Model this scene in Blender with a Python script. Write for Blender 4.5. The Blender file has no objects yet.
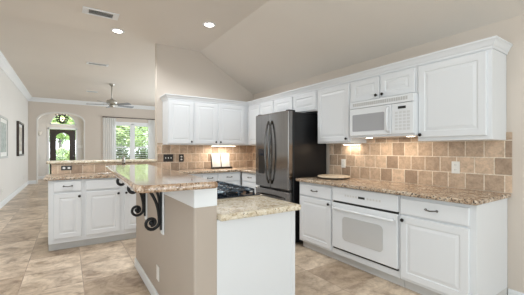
import bpy, bmesh, math, random
from mathutils import Vector, Matrix
random.seed(7)
PI = math.pi
S = bpy.context.scene
COL = S.collection

# ------------------------------------------------------------------ camera, world, lights, exposure
cd = bpy.data.cameras.new('camera'); cam = bpy.data.objects.new('camera', cd); COL.objects.link(cam)
cd.sensor_width = 36.0; cd.lens = 294.76 / 524 * 36.0; cd.shift_y = 2.12 / 524; cd.clip_start = 0.02
cam.location = (0, 0, 1.289); cam.rotation_euler = (PI / 2, 0, -0.5824)
S.camera = cam
S.view_settings.view_transform = 'Standard'; S.view_settings.look = 'None'
S.view_settings.exposure = 1.03; S.view_settings.gamma = 1.0; S.view_settings.use_curve_mapping = False

W = bpy.data.worlds.new('sky_world'); S.world = W; W.use_nodes = True
wb = W.node_tree.nodes['Background']; wb.inputs['Color'].default_value = (0.86, 0.93, 1.0, 1); wb.inputs['Strength'].default_value = 2.5

def area(name, loc, rot, sx, sy, power, color=(1, 1, 1)):
    l = bpy.data.lights.new(name, 'AREA'); l.shape = 'RECTANGLE'; l.size = sx; l.size_y = sy; l.energy = power; l.color = color
    o = bpy.data.objects.new(name, l); COL.objects.link(o); o.location = loc; o.rotation_euler = rot
    return o
# added daylight-coloured fill lamp behind the camera; the rear wall has no window
area('fill_behind', (0.6, -3.1, 1.35), (PI / 2, 0, 0), 3.4, 2.0, 56, (0.80, 0.93, 1.0))
# added fill lamp at the windowless left wall, lights the range cabinets
area('fill_side', (-1.2, 0.6, 1.6), (PI / 2, 0, -PI / 2), 3.0, 1.8, 14, (0.80, 0.93, 1.0))
# added area lamp hidden beyond the back wall to light the living room
area('fill_living', (4.5, 9.5, 1.7), (PI / 2, 0, PI / 2), 5.5, 2.2, 98, (0.82, 0.93, 1.0))
area('fill_foyer', (0.55, 15.0, 1.6), (PI / 2, 0, PI / 2), 0.8, 1.8, 9, (0.88, 0.95, 1.0))  # added fill lamp inside the foyer, no window on that side

# ------------------------------------------------------------------ helpers
def obj(name, bm, mat, parent=None, smooth=False, bevel=0.0, offset=None, segs=2):
    if offset is not None:
        bmesh.ops.translate(bm, verts=bm.verts, vec=-Vector(offset))
    bmesh.ops.recalc_face_normals(bm, faces=bm.faces)
    me = bpy.data.meshes.new(name); bm.to_mesh(me); bm.free()
    me.materials.append(mat)
    if smooth:
        for p in me.polygons: p.use_smooth = True
    o = bpy.data.objects.new(name, me); COL.objects.link(o)
    if parent is not None: o.parent = parent
    if bevel > 0:
        m = o.modifiers.new('bevel', 'BEVEL'); m.width = bevel; m.segments = segs; m.limit_method = 'ANGLE'; m.angle_limit = 0.6
        if hasattr(m, 'harden_normals'): m.harden_normals = False
    return o

def tag(o, label, cat, group=None, kind=None):
    o['label'] = label; o['category'] = cat
    if group: o['group'] = group
    if kind: o['kind'] = kind
    return o

def thing(name, label, cat, loc=(0, 0, 0), rz=0.0, group=None):
    o = bpy.data.objects.new(name, None); COL.objects.link(o); o.empty_display_size = 0.1
    o.location = loc; o.rotation_euler = (0, 0, rz)
    return tag(o, label, cat, group)

def struct(name, bm, mat, parent=None, **k):
    o = obj(name, bm, mat, parent, **k)
    if parent is None: o['kind'] = 'structure'
    return o

def BM(): return bmesh.new()

def box(bm, x0, x1, y0, y1, z0, z1):
    v = [bm.verts.new(p) for p in ((x0, y0, z0), (x1, y0, z0), (x1, y1, z0), (x0, y1, z0), (x0, y0, z1), (x1, y0, z1), (x1, y1, z1), (x0, y1, z1))]
    for f in ((0, 3, 2, 1), (4, 5, 6, 7), (0, 1, 5, 4), (1, 2, 6, 5), (2, 3, 7, 6), (3, 0, 4, 7)): bm.faces.new([v[i] for i in f])
    return bm

def B(*a): return box(BM(), *a)

def prism(bm, pts, axis, a, b):
    """extrude a polygon; axis 'x': pts are (y,z); 'y': (x,z); 'z': (x,y)"""
    def mk(p, t):
        return {'x': (t, p[0], p[1]), 'y': (p[0], t, p[1]), 'z': (p[0], p[1], t)}[axis]
    lo = [bm.verts.new(mk(p, a)) for p in pts]; hi = [bm.verts.new(mk(p, b)) for p in pts]
    bm.faces.new(lo); bm.faces.new(hi[::-1])
    n = len(pts)
    for i in range(n): bm.faces.new((lo[i], lo[(i + 1) % n], hi[(i + 1) % n], hi[i]))
    return bm

def lathe(bm, prof, c=(0, 0, 0), axis='z', n=20, open_ring=False):
    """prof = [(r, h)] ; closed with caps where r>0 at the ends"""
    rings = []
    for r, h in prof:
        ring = []
        for i in range(n):
            a = 2 * PI * i / n; p = (r * math.cos(a), r * math.sin(a), h)
            if axis == 'y': p = (p[0], h, p[1])
            elif axis == '-y': p = (p[0], -h, p[1])
            elif axis == 'x': p = (h, p[0], p[1])
            elif axis == '-x': p = (-h, p[0], p[1])
            ring.append(bm.verts.new((p[0] + c[0], p[1] + c[1], p[2] + c[2])))
        rings.append(ring)
    for a, b in zip(rings, rings[1:]):
        for i in range(n): bm.faces.new((a[i], a[(i + 1) % n], b[(i + 1) % n], b[i]))
    if open_ring:
        a, b = rings[-1], rings[0]
        for i in range(n): bm.faces.new((a[i], a[(i + 1) % n], b[(i + 1) % n], b[i]))
    else:
        bm.faces.new(rings[0]); bm.faces.new(rings[-1][::-1])
    return bm

def tube(bm, pts, r, n=8, taper=None):
    pts = [Vector(p) for p in pts]; rings = []
    up = None
    for i, p in enumerate(pts):
        t = (pts[min(i + 1, len(pts) - 1)] - pts[max(i - 1, 0)]).normalized()
        if up is None:
            up = t.orthogonal().normalized()
        up = (up - t * up.dot(t))
        up = up.normalized() if up.length > 1e-5 else t.orthogonal().normalized()
        s = t.cross(up); rr = r if taper is None else taper(i / (len(pts) - 1)) * r
        rings.append([bm.verts.new(p + (up * math.cos(2 * PI * k / n) + s * math.sin(2 * PI * k / n)) * rr) for k in range(n)])
    for a, b in zip(rings, rings[1:]):
        for k in range(n): bm.faces.new((a[k], a[(k + 1) % n], b[(k + 1) % n], b[k]))
    bm.faces.new(rings[0][::-1]); bm.faces.new(rings[-1])
    return bm

def sweep(bm, path, prof, closed_ends=True):
    """prof [(offset to the left of path, z)], mitred along a 2D path"""
    P = [Vector(p) for p in path]; n = len(P); rings = []
    for i in range(n):
        d0 = (P[i] - P[i - 1]).normalized() if i > 0 else None
        d1 = (P[i + 1] - P[i]).normalized() if i < n - 1 else None
        l0 = Vector((-d0.y, d0.x)) if d0 else None; l1 = Vector((-d1.y, d1.x)) if d1 else None
        if l0 is None: m = l1
        elif l1 is None: m = l0
        else:
            m = (l0 + l1); m = m / (m.length ** 2) * 2
        rings.append([bm.verts.new((P[i].x + m.x * o, P[i].y + m.y * o, z)) for o, z in prof])
    k = len(prof)
    for a, b in zip(rings, rings[1:]):
        for j in range(k): bm.faces.new((a[j], a[(j + 1) % k], b[(j + 1) % k], b[j]))
    bm.faces.new(rings[0]); bm.faces.new(rings[-1][::-1])
    return bm

def panel(bm, x0, x1, z0, z1, y0, t=0.02, stile=0.058, raised=True):
    """raised panel door lying in the xz plane, back at y0, front at y0-t"""
    yf = y0 - t
    st = min(stile, (x1 - x0) * 0.28, (z1 - z0) * 0.28)
    seq = [(0, y0), (0, yf + 0.004), (0.004, yf)]
    if raised:
        seq += [(st, yf), (st + 0.004, yf + 0.006), (st + 0.012, yf + 0.0065), (st + 0.036, yf + 0.001), (st + 0.039, yf + 0.0007)]
    rings = []
    for d, y in seq:
        rings.append([bm.verts.new(p) for p in ((x0 + d, y, z0 + d), (x1 - d, y, z0 + d), (x1 - d, y, z1 - d), (x0 + d, y, z1 - d))])
    for a, b in zip(rings, rings[1:]):
        for i in range(4): bm.faces.new((a[i], a[(i + 1) % 4], b[(i + 1) % 4], b[i]))
    bm.faces.new(rings[-1]); bm.faces.new(rings[0][::-1])
    return bm

def slab(bm, poly, z0, z1, hole=None):
    """worktop slab from a grid of cells, poly = list of (x0,x1,y0,y1) rects on shared grid"""
    xs = sorted({c for r in poly for c in r[:2]} | (set(hole[:2]) if hole else set()))
    ys = sorted({c for r in poly for c in r[2:]} | (set(hole[2:]) if hole else set()))
    V = {}
    def v(x, y):
        if (x, y) not in V: V[(x, y)] = bm.verts.new((x, y, z1))
        return V[(x, y)]
    fs = []
    for i in range(len(xs) - 1):
        for j in range(len(ys) - 1):
            cx, cy = (xs[i] + xs[i + 1]) / 2, (ys[j] + ys[j + 1]) / 2
            if hole and hole[0] < cx < hole[1] and hole[2] < cy < hole[3]: continue
            if any(r[0] < cx < r[1] and r[2] < cy < r[3] for r in poly):
                fs.append(bm.faces.new((v(xs[i], ys[j]), v(xs[i + 1], ys[j]), v(xs[i + 1], ys[j + 1]), v(xs[i], ys[j + 1]))))
    e = bmesh.ops.extrude_face_region(bm, geom=fs)
    bmesh.ops.translate(bm, verts=[g for g in e['geom'] if isinstance(g, bmesh.types.BMVert)], vec=(0, 0, z0 - z1))
    return bm

# ------------------------------------------------------------------ materials
def mat(name, color, rough=0.5, metal=0.0, spec=0.5, coat=0.0, emis=None, estr=0.0):
    m = bpy.data.materials.new(name); m.use_nodes = True
    b = m.node_tree.nodes['Principled BSDF']
    b.inputs['Base Color'].default_value = (*color, 1); b.inputs['Roughness'].default_value = rough
    b.inputs['Metallic'].default_value = metal; b.inputs['Specular IOR Level'].default_value = spec
    b.inputs['Coat Weight'].default_value = coat
    if emis: b.inputs['Emission Color'].default_value = (*emis, 1); b.inputs['Emission Strength'].default_value = estr
    return m

def nodes(m): return m.node_tree.nodes, m.node_tree.links, m.node_tree.nodes['Principled BSDF']

def noise(m, scale, detail=4, rough=0.55, vec=None, dist=0.0, w=None):
    N, L, b = nodes(m); t = N.new('ShaderNodeTexNoise'); t.inputs['Scale'].default_value = scale
    t.inputs['Detail'].default_value = detail; t.inputs['Roughness'].default_value = rough; t.inputs['Distortion'].default_value = dist
    if w is not None: t.noise_dimensions = '4D'; L.new(w, t.inputs['W'])
    L.new(vec if vec is not None else coord(m), t.inputs['Vector']); return t.outputs['Fac']

def coord(m):
    N, L, b = nodes(m)
    for n in N:
        if n.type == 'TEX_COORD': return n.outputs['Object']
    return N.new('ShaderNodeTexCoord').outputs['Object']

def ramp(m, fac, stops, interp='LINEAR'):
    N, L, b = nodes(m); r = N.new('ShaderNodeValToRGB'); r.color_ramp.interpolation = interp
    el = r.color_ramp.elements
    while len(el) < len(stops): el.new(0.5)
    for e, (p, c) in zip(el, stops): e.position = p; e.color = (*c, 1) if len(c) == 3 else c
    L.new(fac, r.inputs['Fac']); return r.outputs['Color']

def mixc(m, fac, a, b_, mode='MIX'):
    N, L, b = nodes(m); x = N.new('ShaderNodeMix'); x.data_type = 'RGBA'; x.blend_type = mode
    for sock, val in ((x.inputs[0], fac), (x.inputs[6], a), (x.inputs[7], b_)):
        if isinstance(val, (int, float)): sock.default_value = val
        elif isinstance(val, tuple): sock.default_value = (*val, 1)
        else: L.new(val, sock)
    return x.outputs[2]

def setcol(m, c):
    N, L, b = nodes(m); L.new(c, b.inputs['Base Color'])

def bump(m, h, strength=0.2, dist=0.01):
    N, L, b = nodes(m); n = N.new('ShaderNodeBump'); n.inputs['Strength'].default_value = strength; n.inputs['Distance'].default_value = dist
    L.new(h, n.inputs['Height']); L.new(n.outputs['Normal'], b.inputs['Normal'])

def lin(r, g, b):
    f = lambda c: ((c / 255 + 0.055) / 1.055) ** 2.4 if c / 255 > 0.04045 else c / 255 / 12.92
    return (f(r), f(g), f(b))

def paint(name, c, bs=0.05, rough=0.7):
    m = mat(name, c, rough, spec=0.3)
    bump(m, noise(m, 90, 3), bs, 0.004)
    n = noise(m, 1.3, 2)
    setcol(m, mixc(m, n, tuple(x * 0.97 for x in c), tuple(min(1, x * 1.03) for x in c)))
    return m

M = {}
M['wall'] = paint('beige_wall_paint', lin(212, 201, 190))
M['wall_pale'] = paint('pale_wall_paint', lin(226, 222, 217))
M['ceiling'] = paint('ceiling_paint', lin(222, 214, 205), 0.12)
M['white'] = paint('white_cabinet_paint', lin(223, 224, 226), 0.01, 0.38)
M['trim'] = paint('white_trim_paint', lin(234, 235, 236), 0.01, 0.4)
M['appliance'] = mat('white_appliance_enamel', lin(226, 227, 229), 0.22)
M['bronze'] = mat('dark_bronze', (0.035, 0.03, 0.027), 0.35, 0.7)
M['pewter'] = mat('pewter', (0.16, 0.15, 0.14), 0.3, 0.9)
M['iron'] = mat('black_wrought_iron', (0.012, 0.012, 0.013), 0.42, 0.4)
M['black'] = mat('black_plastic', (0.012, 0.012, 0.012), 0.3)
M['darkglass'] = mat('black_glass', (0.02, 0.025, 0.035), 0.04, 0, 0.6)
M['greyglass'] = mat('grey_screened_glass', lin(165, 165, 168), 0.12, 0, 0.6)
M['ovenglass'] = mat('oven_window_glass', lin(205, 204, 203), 0.08, 0.1, 0.7)
M['chrome'] = mat('brushed_chrome', (0.6, 0.6, 0.6), 0.2, 1.0)
M['nickel'] = mat('brushed_nickel', lin(178, 174, 166), 0.4, 0.8)
M['outlet_white'] = mat('white_plastic', lin(238, 236, 232), 0.35)
M['outlet_dark'] = mat('dark_bronze_plate', (0.03, 0.025, 0.022), 0.35, 0.3)
M['slot'] = mat('dark_slot', (0.05, 0.05, 0.05), 0.5)
M['steel'] = mat('black_stainless_steel', (0.27, 0.26, 0.255), 0.16, 1.0)
M['steel_dark'] = mat('dark_steel_handle', (0.13, 0.125, 0.12), 0.2, 1.0)
M['fridge_side'] = mat('charcoal_fridge_case', (0.010, 0.010, 0.011), 0.3, spec=0.35)
M['wood_dark'] = mat('dark_walnut_wood', (0.03, 0.018, 0.012), 0.35)
M['rodm'] = mat('grey_rod_metal', (0.1, 0.095, 0.09), 0.4, 0.8)
M['blade'] = mat('grey_washed_blades', lin(150, 156, 164), 0.45)
M['toe'] = mat('toe_kick_grey', lin(205, 203, 200), 0.6)
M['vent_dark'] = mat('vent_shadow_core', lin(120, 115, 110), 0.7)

def stain(name):
    N, L, b = nodes(M['steel'])
    mp = N.new('ShaderNodeMapping'); mp.inputs['Scale'].default_value = (180, 180, 1.5); L.new(coord(M['steel']), mp.inputs['Vector'])
    f = noise(M['steel'], 1.0, 3, vec=mp.outputs['Vector'])
    setcol(M['steel'], ramp(M['steel'], f, [(0.3, (0.25, 0.24, 0.235)), (0.7, (0.33, 0.315, 0.305))]))
stain('steel')

# granite
def granite(name, seed=0.0, dens=14, dark=0.545, brown=0.56, gloss=0.24, coat=0.0, cols=[(0.30, lin(112, 88, 70)), (0.42, lin(162, 134, 108)), (0.52, lin(196, 174, 150)), (0.66, lin(222, 209, 192)), (0.8, lin(150, 130, 110))]):
    m = mat(name, (0.6, 0.5, 0.4), gloss, 0, 0.5, coat)
    N, L, b = nodes(m)
    mp = N.new('ShaderNodeMapping'); mp.inputs['Location'].default_value = (seed, seed * 1.7, 0.3); L.new(coord(m), mp.inputs['Vector']); v = mp.outputs['Vector']
    a = noise(m, dens, 7, 0.7, v, 1.0)
    base = ramp(m, a, cols)
    g = noise(m, 42, 4, 0.6, v, 0.6)
    base = mixc(m, ramp(m, g, [(brown, (0, 0, 0)), (brown + 0.08, (1, 1, 1))]), base, lin(122, 94, 70))
    s = noise(m, 60, 3, 0.6, v, 0.3)
    base = mixc(m, ramp(m, s, [(dark, (0, 0, 0)), (dark + 0.05, (1, 1, 1))]), base, lin(52, 46, 44))
    w = N.new('ShaderNodeTexVoronoi'); w.inputs['Scale'].default_value = 75; L.new(v, w.inputs['Vector'])
    base = mixc(m, ramp(m, w.outputs['Distance'], [(0.12, (0.55, 0.55, 0.55)), (0.3, (0, 0, 0))]), base, lin(240, 234, 224))
    setcol(m, base); return m
M['granite'] = granite('speckled_beige_granite')
M['granite_light'] = granite('speckled_beige_granite_pale', 3.1, 20, 0.64, 0.6, 0.18, 0.0, [(0.30, lin(150, 128, 102)), (0.42, lin(196, 178, 150)), (0.52, lin(218, 206, 184)), (0.66, lin(232, 224, 210)), (0.8, lin(182, 162, 134))])
M['granite_bar'] = granite('brown_rust_granite', 5.7, 11, 0.63, 0.53, 0.09, 0.3, [(0.30, lin(100, 76, 60)), (0.42, lin(156, 124, 98)), (0.52, lin(190, 162, 136)), (0.66, lin(222, 206, 188)), (0.8, lin(140, 112, 90))])

# tumbled stone tile: object xz coordinates
def per_tile(m, src):
    N, L, b = nodes(m); q = N.new('ShaderNodeTexBrick'); q.offset = src.offset
    for k in ('Scale', 'Brick Width', 'Row Height', 'Mortar Size'): q.inputs[k].default_value = src.inputs[k].default_value
    q.inputs['Color1'].default_value = (0, 0, 0, 1); q.inputs['Color2'].default_value = (1, 1, 1, 1); q.inputs['Mortar'].default_value = (0.5, 0.5, 0.5, 1)
    L.new(src.inputs['Vector'].links[0].from_socket, q.inputs['Vector'])
    x = N.new('ShaderNodeMath'); x.operation = 'MULTIPLY'; x.inputs[1].default_value = 40; L.new(q.outputs['Color'], x.inputs[0]); return x.outputs[0]
def tile_mat(name, bw=0.152, off=0.0):
    m = mat(name, (0.5, 0.4, 0.3), 0.5, 0, 0.35); N, L, b = nodes(m)
    sp = N.new('ShaderNodeSeparateXYZ'); L.new(coord(m), sp.inputs[0])
    cb = N.new('ShaderNodeCombineXYZ'); L.new(sp.outputs['X'], cb.inputs['X']); L.new(sp.outputs['Z'], cb.inputs['Y'])
    mp = N.new('ShaderNodeMapping'); mp.inputs['Location'].default_value = (off, -0.914 + 0.152 * 20, 0); L.new(cb.outputs[0], mp.inputs['Vector'])
    br = N.new('ShaderNodeTexBrick'); L.new(mp.outputs[0], br.inputs['Vector'])
    br.inputs['Scale'].default_value = 1; br.inputs['Brick Width'].default_value = bw; br.inputs['Row Height'].default_value = 0.152
    br.inputs['Mortar Size'].default_value = 0.004; br.inputs['Mortar Smooth'].default_value = 0.2; br.inputs['Bias'].default_value = -0.1
    br.inputs['Color1'].default_value = (*lin(218, 192, 168), 1); br.inputs['Color2'].default_value = (*lin(156, 134, 116), 1)
    br.inputs['Mortar'].default_value = (*lin(240, 228, 212), 1); br.offset = 0.5
    wt = per_tile(m, br); n = noise(m, 15, 7, 0.68, None, 0.5, wt); n2 = noise(m, 60, 4)
    c = mixc(m, 0.5, br.outputs['Color'], ramp(m, n, [(0.3, (0.4, 0.36, 0.33)), (0.5, (0.95, 0.93, 0.9)), (0.7, (1.4, 1.38, 1.34))]), 'MULTIPLY')
    c = mixc(m, 0.25, c, ramp(m, n2, [(0.35, (0.5, 0.48, 0.45)), (0.55, (1, 1, 1))]), 'MULTIPLY')
    setcol(m, c)
    inv = N.new('ShaderNodeMath'); inv.operation = 'SUBTRACT'; inv.inputs[0].default_value = 1; L.new(br.outputs['Fac'], inv.inputs[1])
    bump(m, inv.outputs[0], 0.5, 0.004)
    return m
M['tile'] = tile_mat('tumbled_travertine_tile')

def floor_mat():
    m = mat('travertine_floor_tile', (0.4, 0.3, 0.25), 0.3, 0, 0.4); N, L, b = nodes(m)
    mp = N.new('ShaderNodeMapping'); mp.inputs['Location'].default_value = (-0.125 + 50, -4.36 + 50, 0); L.new(coord(m), mp.inputs['Vector'])
    br = N.new('ShaderNodeTexBrick'); L.new(mp.outputs[0], br.inputs['Vector']); br.offset = 0.0
    br.inputs['Scale'].default_value = 1; br.inputs['Brick Width'].default_value = 0.5; br.inputs['Row Height'].default_value = 0.5
    br.inputs['Mortar Size'].default_value = 0.004; br.inputs['Mortar Smooth'].default_value = 0.3
    br.inputs['Color1'].default_value = (*lin(226, 209, 188), 1); br.inputs['Color2'].default_value = (*lin(182, 162, 140), 1)
    br.inputs['Mortar'].default_value = (*lin(176, 156, 140), 1)
    mv = N.new('ShaderNodeMapping'); mv.inputs['Scale'].default_value = (1.0, 1.2, 1); mv.inputs['Rotation'].default_value = (0, 0, 0.25); L.new(coord(m), mv.inputs['Vector'])
    wt = per_tile(m, br); n = noise(m, 2.6, 9, 0.68, mv.outputs['Vector'], 1.4, wt); n2 = noise(m, 12, 8, 0.7, mv.outputs['Vector'], 0.5, wt)
    c = mixc(m, 0.85, br.outputs['Color'], ramp(m, n, [(0.36, (0.40, 0.33, 0.28)), (0.47, (0.80, 0.75, 0.71)), (0.60, (1.12, 1.10, 1.08))]), 'MULTIPLY')
    c = mixc(m, 0.5, c, ramp(m, n2, [(0.36, (0.55, 0.49, 0.44)), (0.52, (1.0, 1.0, 1.0)), (0.7, (1.1, 1.1, 1.1))]), 'MULTIPLY')
    setcol(m, c)
    inv = N.new('ShaderNodeMath'); inv.operation = 'SUBTRACT'; inv.inputs[0].default_value = 1; L.new(br.outputs['Fac'], inv.inputs[1])
    bump(m, inv.outputs[0], 0.3, 0.003)
    return m
M['floor'] = floor_mat()

def glass_mat(name, tint=(1, 1, 1), gl=0.06):
    m = bpy.data.materials.new(name); m.use_nodes = True; N = m.node_tree.nodes; L = m.node_tree.links
    N.remove(N['Principled BSDF']); out = N['Material Output']
    t = N.new('ShaderNodeBsdfTransparent'); t.inputs['Color'].default_value = (*tint, 1)
    g = N.new('ShaderNodeBsdfGlossy'); g.inputs['Roughness'].default_value = 0.02
    x = N.new('ShaderNodeMixShader'); x.inputs[0].default_value = gl
    L.new(t.outputs[0], x.inputs[1]); L.new(g.outputs[0], x.inputs[2]); L.new(x.outputs[0], out.inputs['Surface']); return m
M['glass'] = glass_mat('clear_window_glass')

def sheer_mat():
    m = bpy.data.materials.new('sheer_white_curtain'); m.use_nodes = True; N = m.node_tree.nodes; L = m.node_tree.links
    N.remove(N['Principled BSDF']); out = N['Material Output']
    d = N.new('ShaderNodeBsdfDiffuse'); d.inputs['Color'].default_value = (0.97, 0.97, 0.96, 1)
    t = N.new('ShaderNodeBsdfTranslucent'); t.inputs['Color'].default_value = (0.97, 0.97, 0.96, 1)
    p = N.new('ShaderNodeBsdfTransparent')
    a = N.new('ShaderNodeMixShader'); a.inputs[0].default_value = 0.45; b = N.new('ShaderNodeMixShader'); b.inputs[0].default_value = 0.12
    L.new(d.outputs[0], a.inputs[1]); L.new(t.outputs[0], a.inputs[2]); L.new(a.outputs[0], b.inputs[1]); L.new(p.outputs[0], b.inputs[2])
    L.new(b.outputs[0], out.inputs['Surface']); return m
M['sheer'] = sheer_mat()

def leaf_mat(name, a, b_):
    m = mat(name, a, 0.5); setcol(m, mixc(m, ramp(m, noise(m, 3, 3), [(0.35, (0, 0, 0)), (0.65, (1, 1, 1))]), a, b_)); return m
M['leaf_dark'] = leaf_mat('dark_green_leaves', lin(58, 84, 44), lin(104, 134, 72))
M['leaf_light'] = leaf_mat('light_green_leaves', lin(150, 180, 105), lin(208, 226, 160))
M['lawn'] = leaf_mat('lawn_grass', lin(104, 134, 70), lin(140, 165, 90))
M['bark'] = mat('tree_bark', lin(90, 75, 62), 0.9)

def art_mat(name, a, b_, c):
    m = mat(name, a, 0.5)
    n = noise(m, 5, 5, 0.6, None, 1.0)
    setcol(m, ramp(m, n, [(0.3, a), (0.5, b_), (0.7, c)])); return m
M['art_green'] = art_mat('grey_green_print', lin(120, 130, 122), lin(180, 188, 182), lin(95, 110, 105))
M['art_tan'] = art_mat('tan_print', lin(170, 150, 130), lin(205, 195, 180), lin(120, 105, 92))
M['frame_grey'] = mat('silver_grey_frame', lin(190, 190, 188), 0.35)
M['frame_dark'] = mat('dark_brown_frame', (0.05, 0.032, 0.025), 0.4)
M['lamp_on'] = mat('lit_lamp_lens', (1, 1, 1), 0.5, emis=(1, 0.93, 0.84), estr=9)
M['bulb'] = mat('lit_candle_bulb', (1, 0.8, 0.5), 0.4, emis=(1, 0.74, 0.42), estr=3)
M['strip_on'] = mat('lit_strip_lens', (1, 1, 1), 0.5, emis=(1, 0.87, 0.68), estr=5)
M['page'] = mat('book_pages', lin(226, 220, 210), 0.6)
M['board'] = art_mat('pale_stone_board', lin(200, 180, 155), lin(222, 206, 184), lin(186, 164, 138))
M['stone_rim'] = mat('dark_turntable_base', lin(70, 66, 64), 0.4)

# ------------------------------------------------------------------ key dimensions (metres)
XR = 3.18; YB = 5.163; XL = -1.24; YF = 14.0; YR = -3.4
HK = 3.09; HL = 3.25; XS = 2.03; HR = 2.42
CT = 0.914; CB = 0.876; CT2 = 0.940; CB2 = 0.902

# ------------------------------------------------------------------ room shell
struct('floor', B(XL - 0.2, 5.0, YR - 0.2, 16.2, -0.12, 0.0), M['floor'])
struct('ceiling', prism(BM(), [(XL - 0.2, HK), (XS, HK), (XR + 0.0, HR), (XR + 0.2, HR), (XR + 0.2, HL + 0.12), (XL - 0.2, HL + 0.12)], 'y', YR - 0.2, YB), M['ceiling'])
c2 = struct('ceiling_living', B(XL - 0.2, 5.0, YB, YF + 0.14, HL, HL + 0.12), M['ceiling'])
struct('wall_left', B(XL - 0.14, XL, YR, YF, 0, HL), M['wall_pale'])
struct('wall_right', B(XR, XR + 0.14, YR, YB + 0.13, 0, HR + 0.02), M['wall'])
struct('wall_rear', B(XL, XR, YR - 0.14, YR, 0, HK), M['wall'])
struct('wall_back', prism(BM(), [(1.262, 0), (XR, 0), (XR, HR), (XS, HK), (XS, HL), (1.262, HL)], 'y', YB, YB + 0.13), M['wall'])
struct('wall_living_right', B(4.7, 4.84, YB + 0.13, YF, 0, HL), M['wall'])
struct('wall_living_near', B(XR + 0.14, 4.7, YB, YB + 0.13, 0, HL), M['wall'])

# far wall with arch and window opening
AX0, AX1, AZ, ARISE = -1.0, 0.585, 2.48, 0.29
WX0, WX1, WZ0, WZ1 = 1.62, 3.14, 0.55, 2.42
def arch_pts(x0, x1, z, rise, n=20):
    cx = (x0 + x1) / 2; a = (x1 - x0) / 2; pts = []
    for i in range(n + 1):
        t = -1 + 2 * i / n
        pts.append((cx + a * t, z + rise * (max(0, 1 - abs(t) ** 2.3)) ** (1 / 2.3 + 0.18)))
    return pts
bm = BM(); th = 0.14
box(bm, XL, AX0, YF, YF + th, 0, HL); box(bm, AX1, WX0, YF, YF + th, 0, HL); box(bm, WX1, 4.7, YF, YF + th, 0, HL)
box(bm, WX0, WX1, YF, YF + th, 0, WZ0); box(bm, WX0, WX1, YF, YF + th, WZ1, HL)
ap = arch_pts(AX0, AX1, AZ, ARISE)
for (xa, za), (xb, zb) in zip(ap, ap[1:]):
    prism(bm, [(xa, za), (xb, zb), (xb, HL), (xa, HL)], 'y', YF, YF + th)
struct('wall_far', bm, M['wall'])
# band along the arch reveal; its lit look is put into pale paint
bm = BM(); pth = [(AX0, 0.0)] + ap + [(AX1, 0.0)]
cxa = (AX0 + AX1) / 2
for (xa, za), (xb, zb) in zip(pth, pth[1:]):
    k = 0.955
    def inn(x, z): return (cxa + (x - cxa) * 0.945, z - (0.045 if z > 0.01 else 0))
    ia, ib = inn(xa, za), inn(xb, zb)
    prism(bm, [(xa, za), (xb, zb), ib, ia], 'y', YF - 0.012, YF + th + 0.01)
struct('arch_lit_edge', bm, M['wall_pale'])

# foyer
FY = 16.0
struct('wall_foyer_left', B(AX0 - 0.34, AX0 - 0.2, YF + th, FY, 0, 3.1), M['wall_pale'])
struct('wall_foyer_right', B(0.95, 1.09, YF + th, FY, 0, 3.1), M['wall_pale'])
struct('ceiling_foyer', B(AX0 - 0.34, 1.09, YF + th, FY + 0.14, 3.1, 3.2), M['ceiling'])
DX0, DX1, DZ = -0.73, 0.35, 2.25
TX0, TX1, TZ0, TR = -0.66, 0.31, 2.40, 0.50
bm = BM()
box(bm, AX0 - 0.34, DX0, FY, FY + th, 0, 3.1); box(bm, DX1, 1.09, FY, FY + th, 0, 3.1)
box(bm, DX0, DX1, FY, FY + th, DZ, TZ0)
tcx = (TX0 + TX1) / 2; ta = (TX1 - TX0) / 2
tp = [(tcx - ta * math.cos(PI * i / 20), TZ0 + TR * math.sin(PI * i / 20)) for i in range(21)]
for (xa, za), (xb, zb) in zip(tp, tp[1:]): prism(bm, [(xa, za), (xb, zb), (xb, 3.1), (xa, 3.1)], 'y', FY, FY + th)
box(bm, DX0, TX0, FY, FY + th, TZ0, 3.1); box(bm, TX1, DX1, FY, FY + th, TZ0, 3.1)
struct('wall_foyer_far', bm, M['wall_pale'])
# transom
bm = BM()
for (xa, za), (xb, zb) in zip(tp, tp[1:]):
    f = lambda x, z, k: (tcx + (x - tcx) * k, TZ0 + (z - TZ0) * k)
    prism(bm, [f(xa, za, 1), f(xb, zb, 1), f(xb, zb, 0.92), f(xa, za, 0.92)], 'y', FY - 0.02, FY + 0.06)
box(bm, TX0, TX1, FY - 0.02, FY + 0.06, TZ0, TZ0 + 0.04)
w2 = struct('window_2', bm, M['trim'])
bm = BM(); bm.faces.new([bm.verts.new((tcx + (x - tcx) * .95, FY + 0.03, TZ0 + (z - TZ0) * .95)) for x, z in tp]); obj('pane', bm, M['glass'], w2)

# front door
bm = BM()
gx0, gx1, gz0, gz1 = -0.44, 0.06, 0.35, 1.84
box(bm, DX0 + 0.06, gx0, FY + 0.03, FY + 0.08, 0.01, DZ - 0.06); box(bm, gx1, DX1 - 0.06, FY + 0.03, FY + 0.08, 0.01, DZ - 0.06)
box(bm, gx0, gx1, FY + 0.03, FY + 0.08, 0.01, gz0)
dcx = (gx0 + gx1) / 2; da = (gx1 - gx0) / 2
dp = [(dcx - da * math.cos(PI * i / 16), gz1 + 0.2 * math.sin(PI * i / 16)) for i in range(17)]
for (xa, za), (xb, zb) in zip(dp, dp[1:]): prism(bm, [(xa, za), (xb, zb), (xb, DZ - 0.06), (xa, DZ - 0.06)], 'y', FY + 0.03, FY + 0.08)
d1 = struct('door_1', bm, M['wood_dark'])
bm = BM(); bm.faces.new([bm.verts.new(p) for p in [(gx0, FY + 0.05, gz0), (gx1, FY + 0.05, gz0)] + [(x, FY + 0.05, z) for x, z in dp[::-1]]]); obj('glass_pane', bm, M['glass'], d1)
bm = BM()
for s in (-1, 1):
    for q in range(3):
        zc = 0.65 + q * 0.5
        tube(bm, [(dcx + s * (0.13 + 0.10 * math.sin(t * PI / 6)), FY + 0.045, zc - 0.24 + 0.04 * t) for t in range(13)], 0.008, 5)
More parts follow.
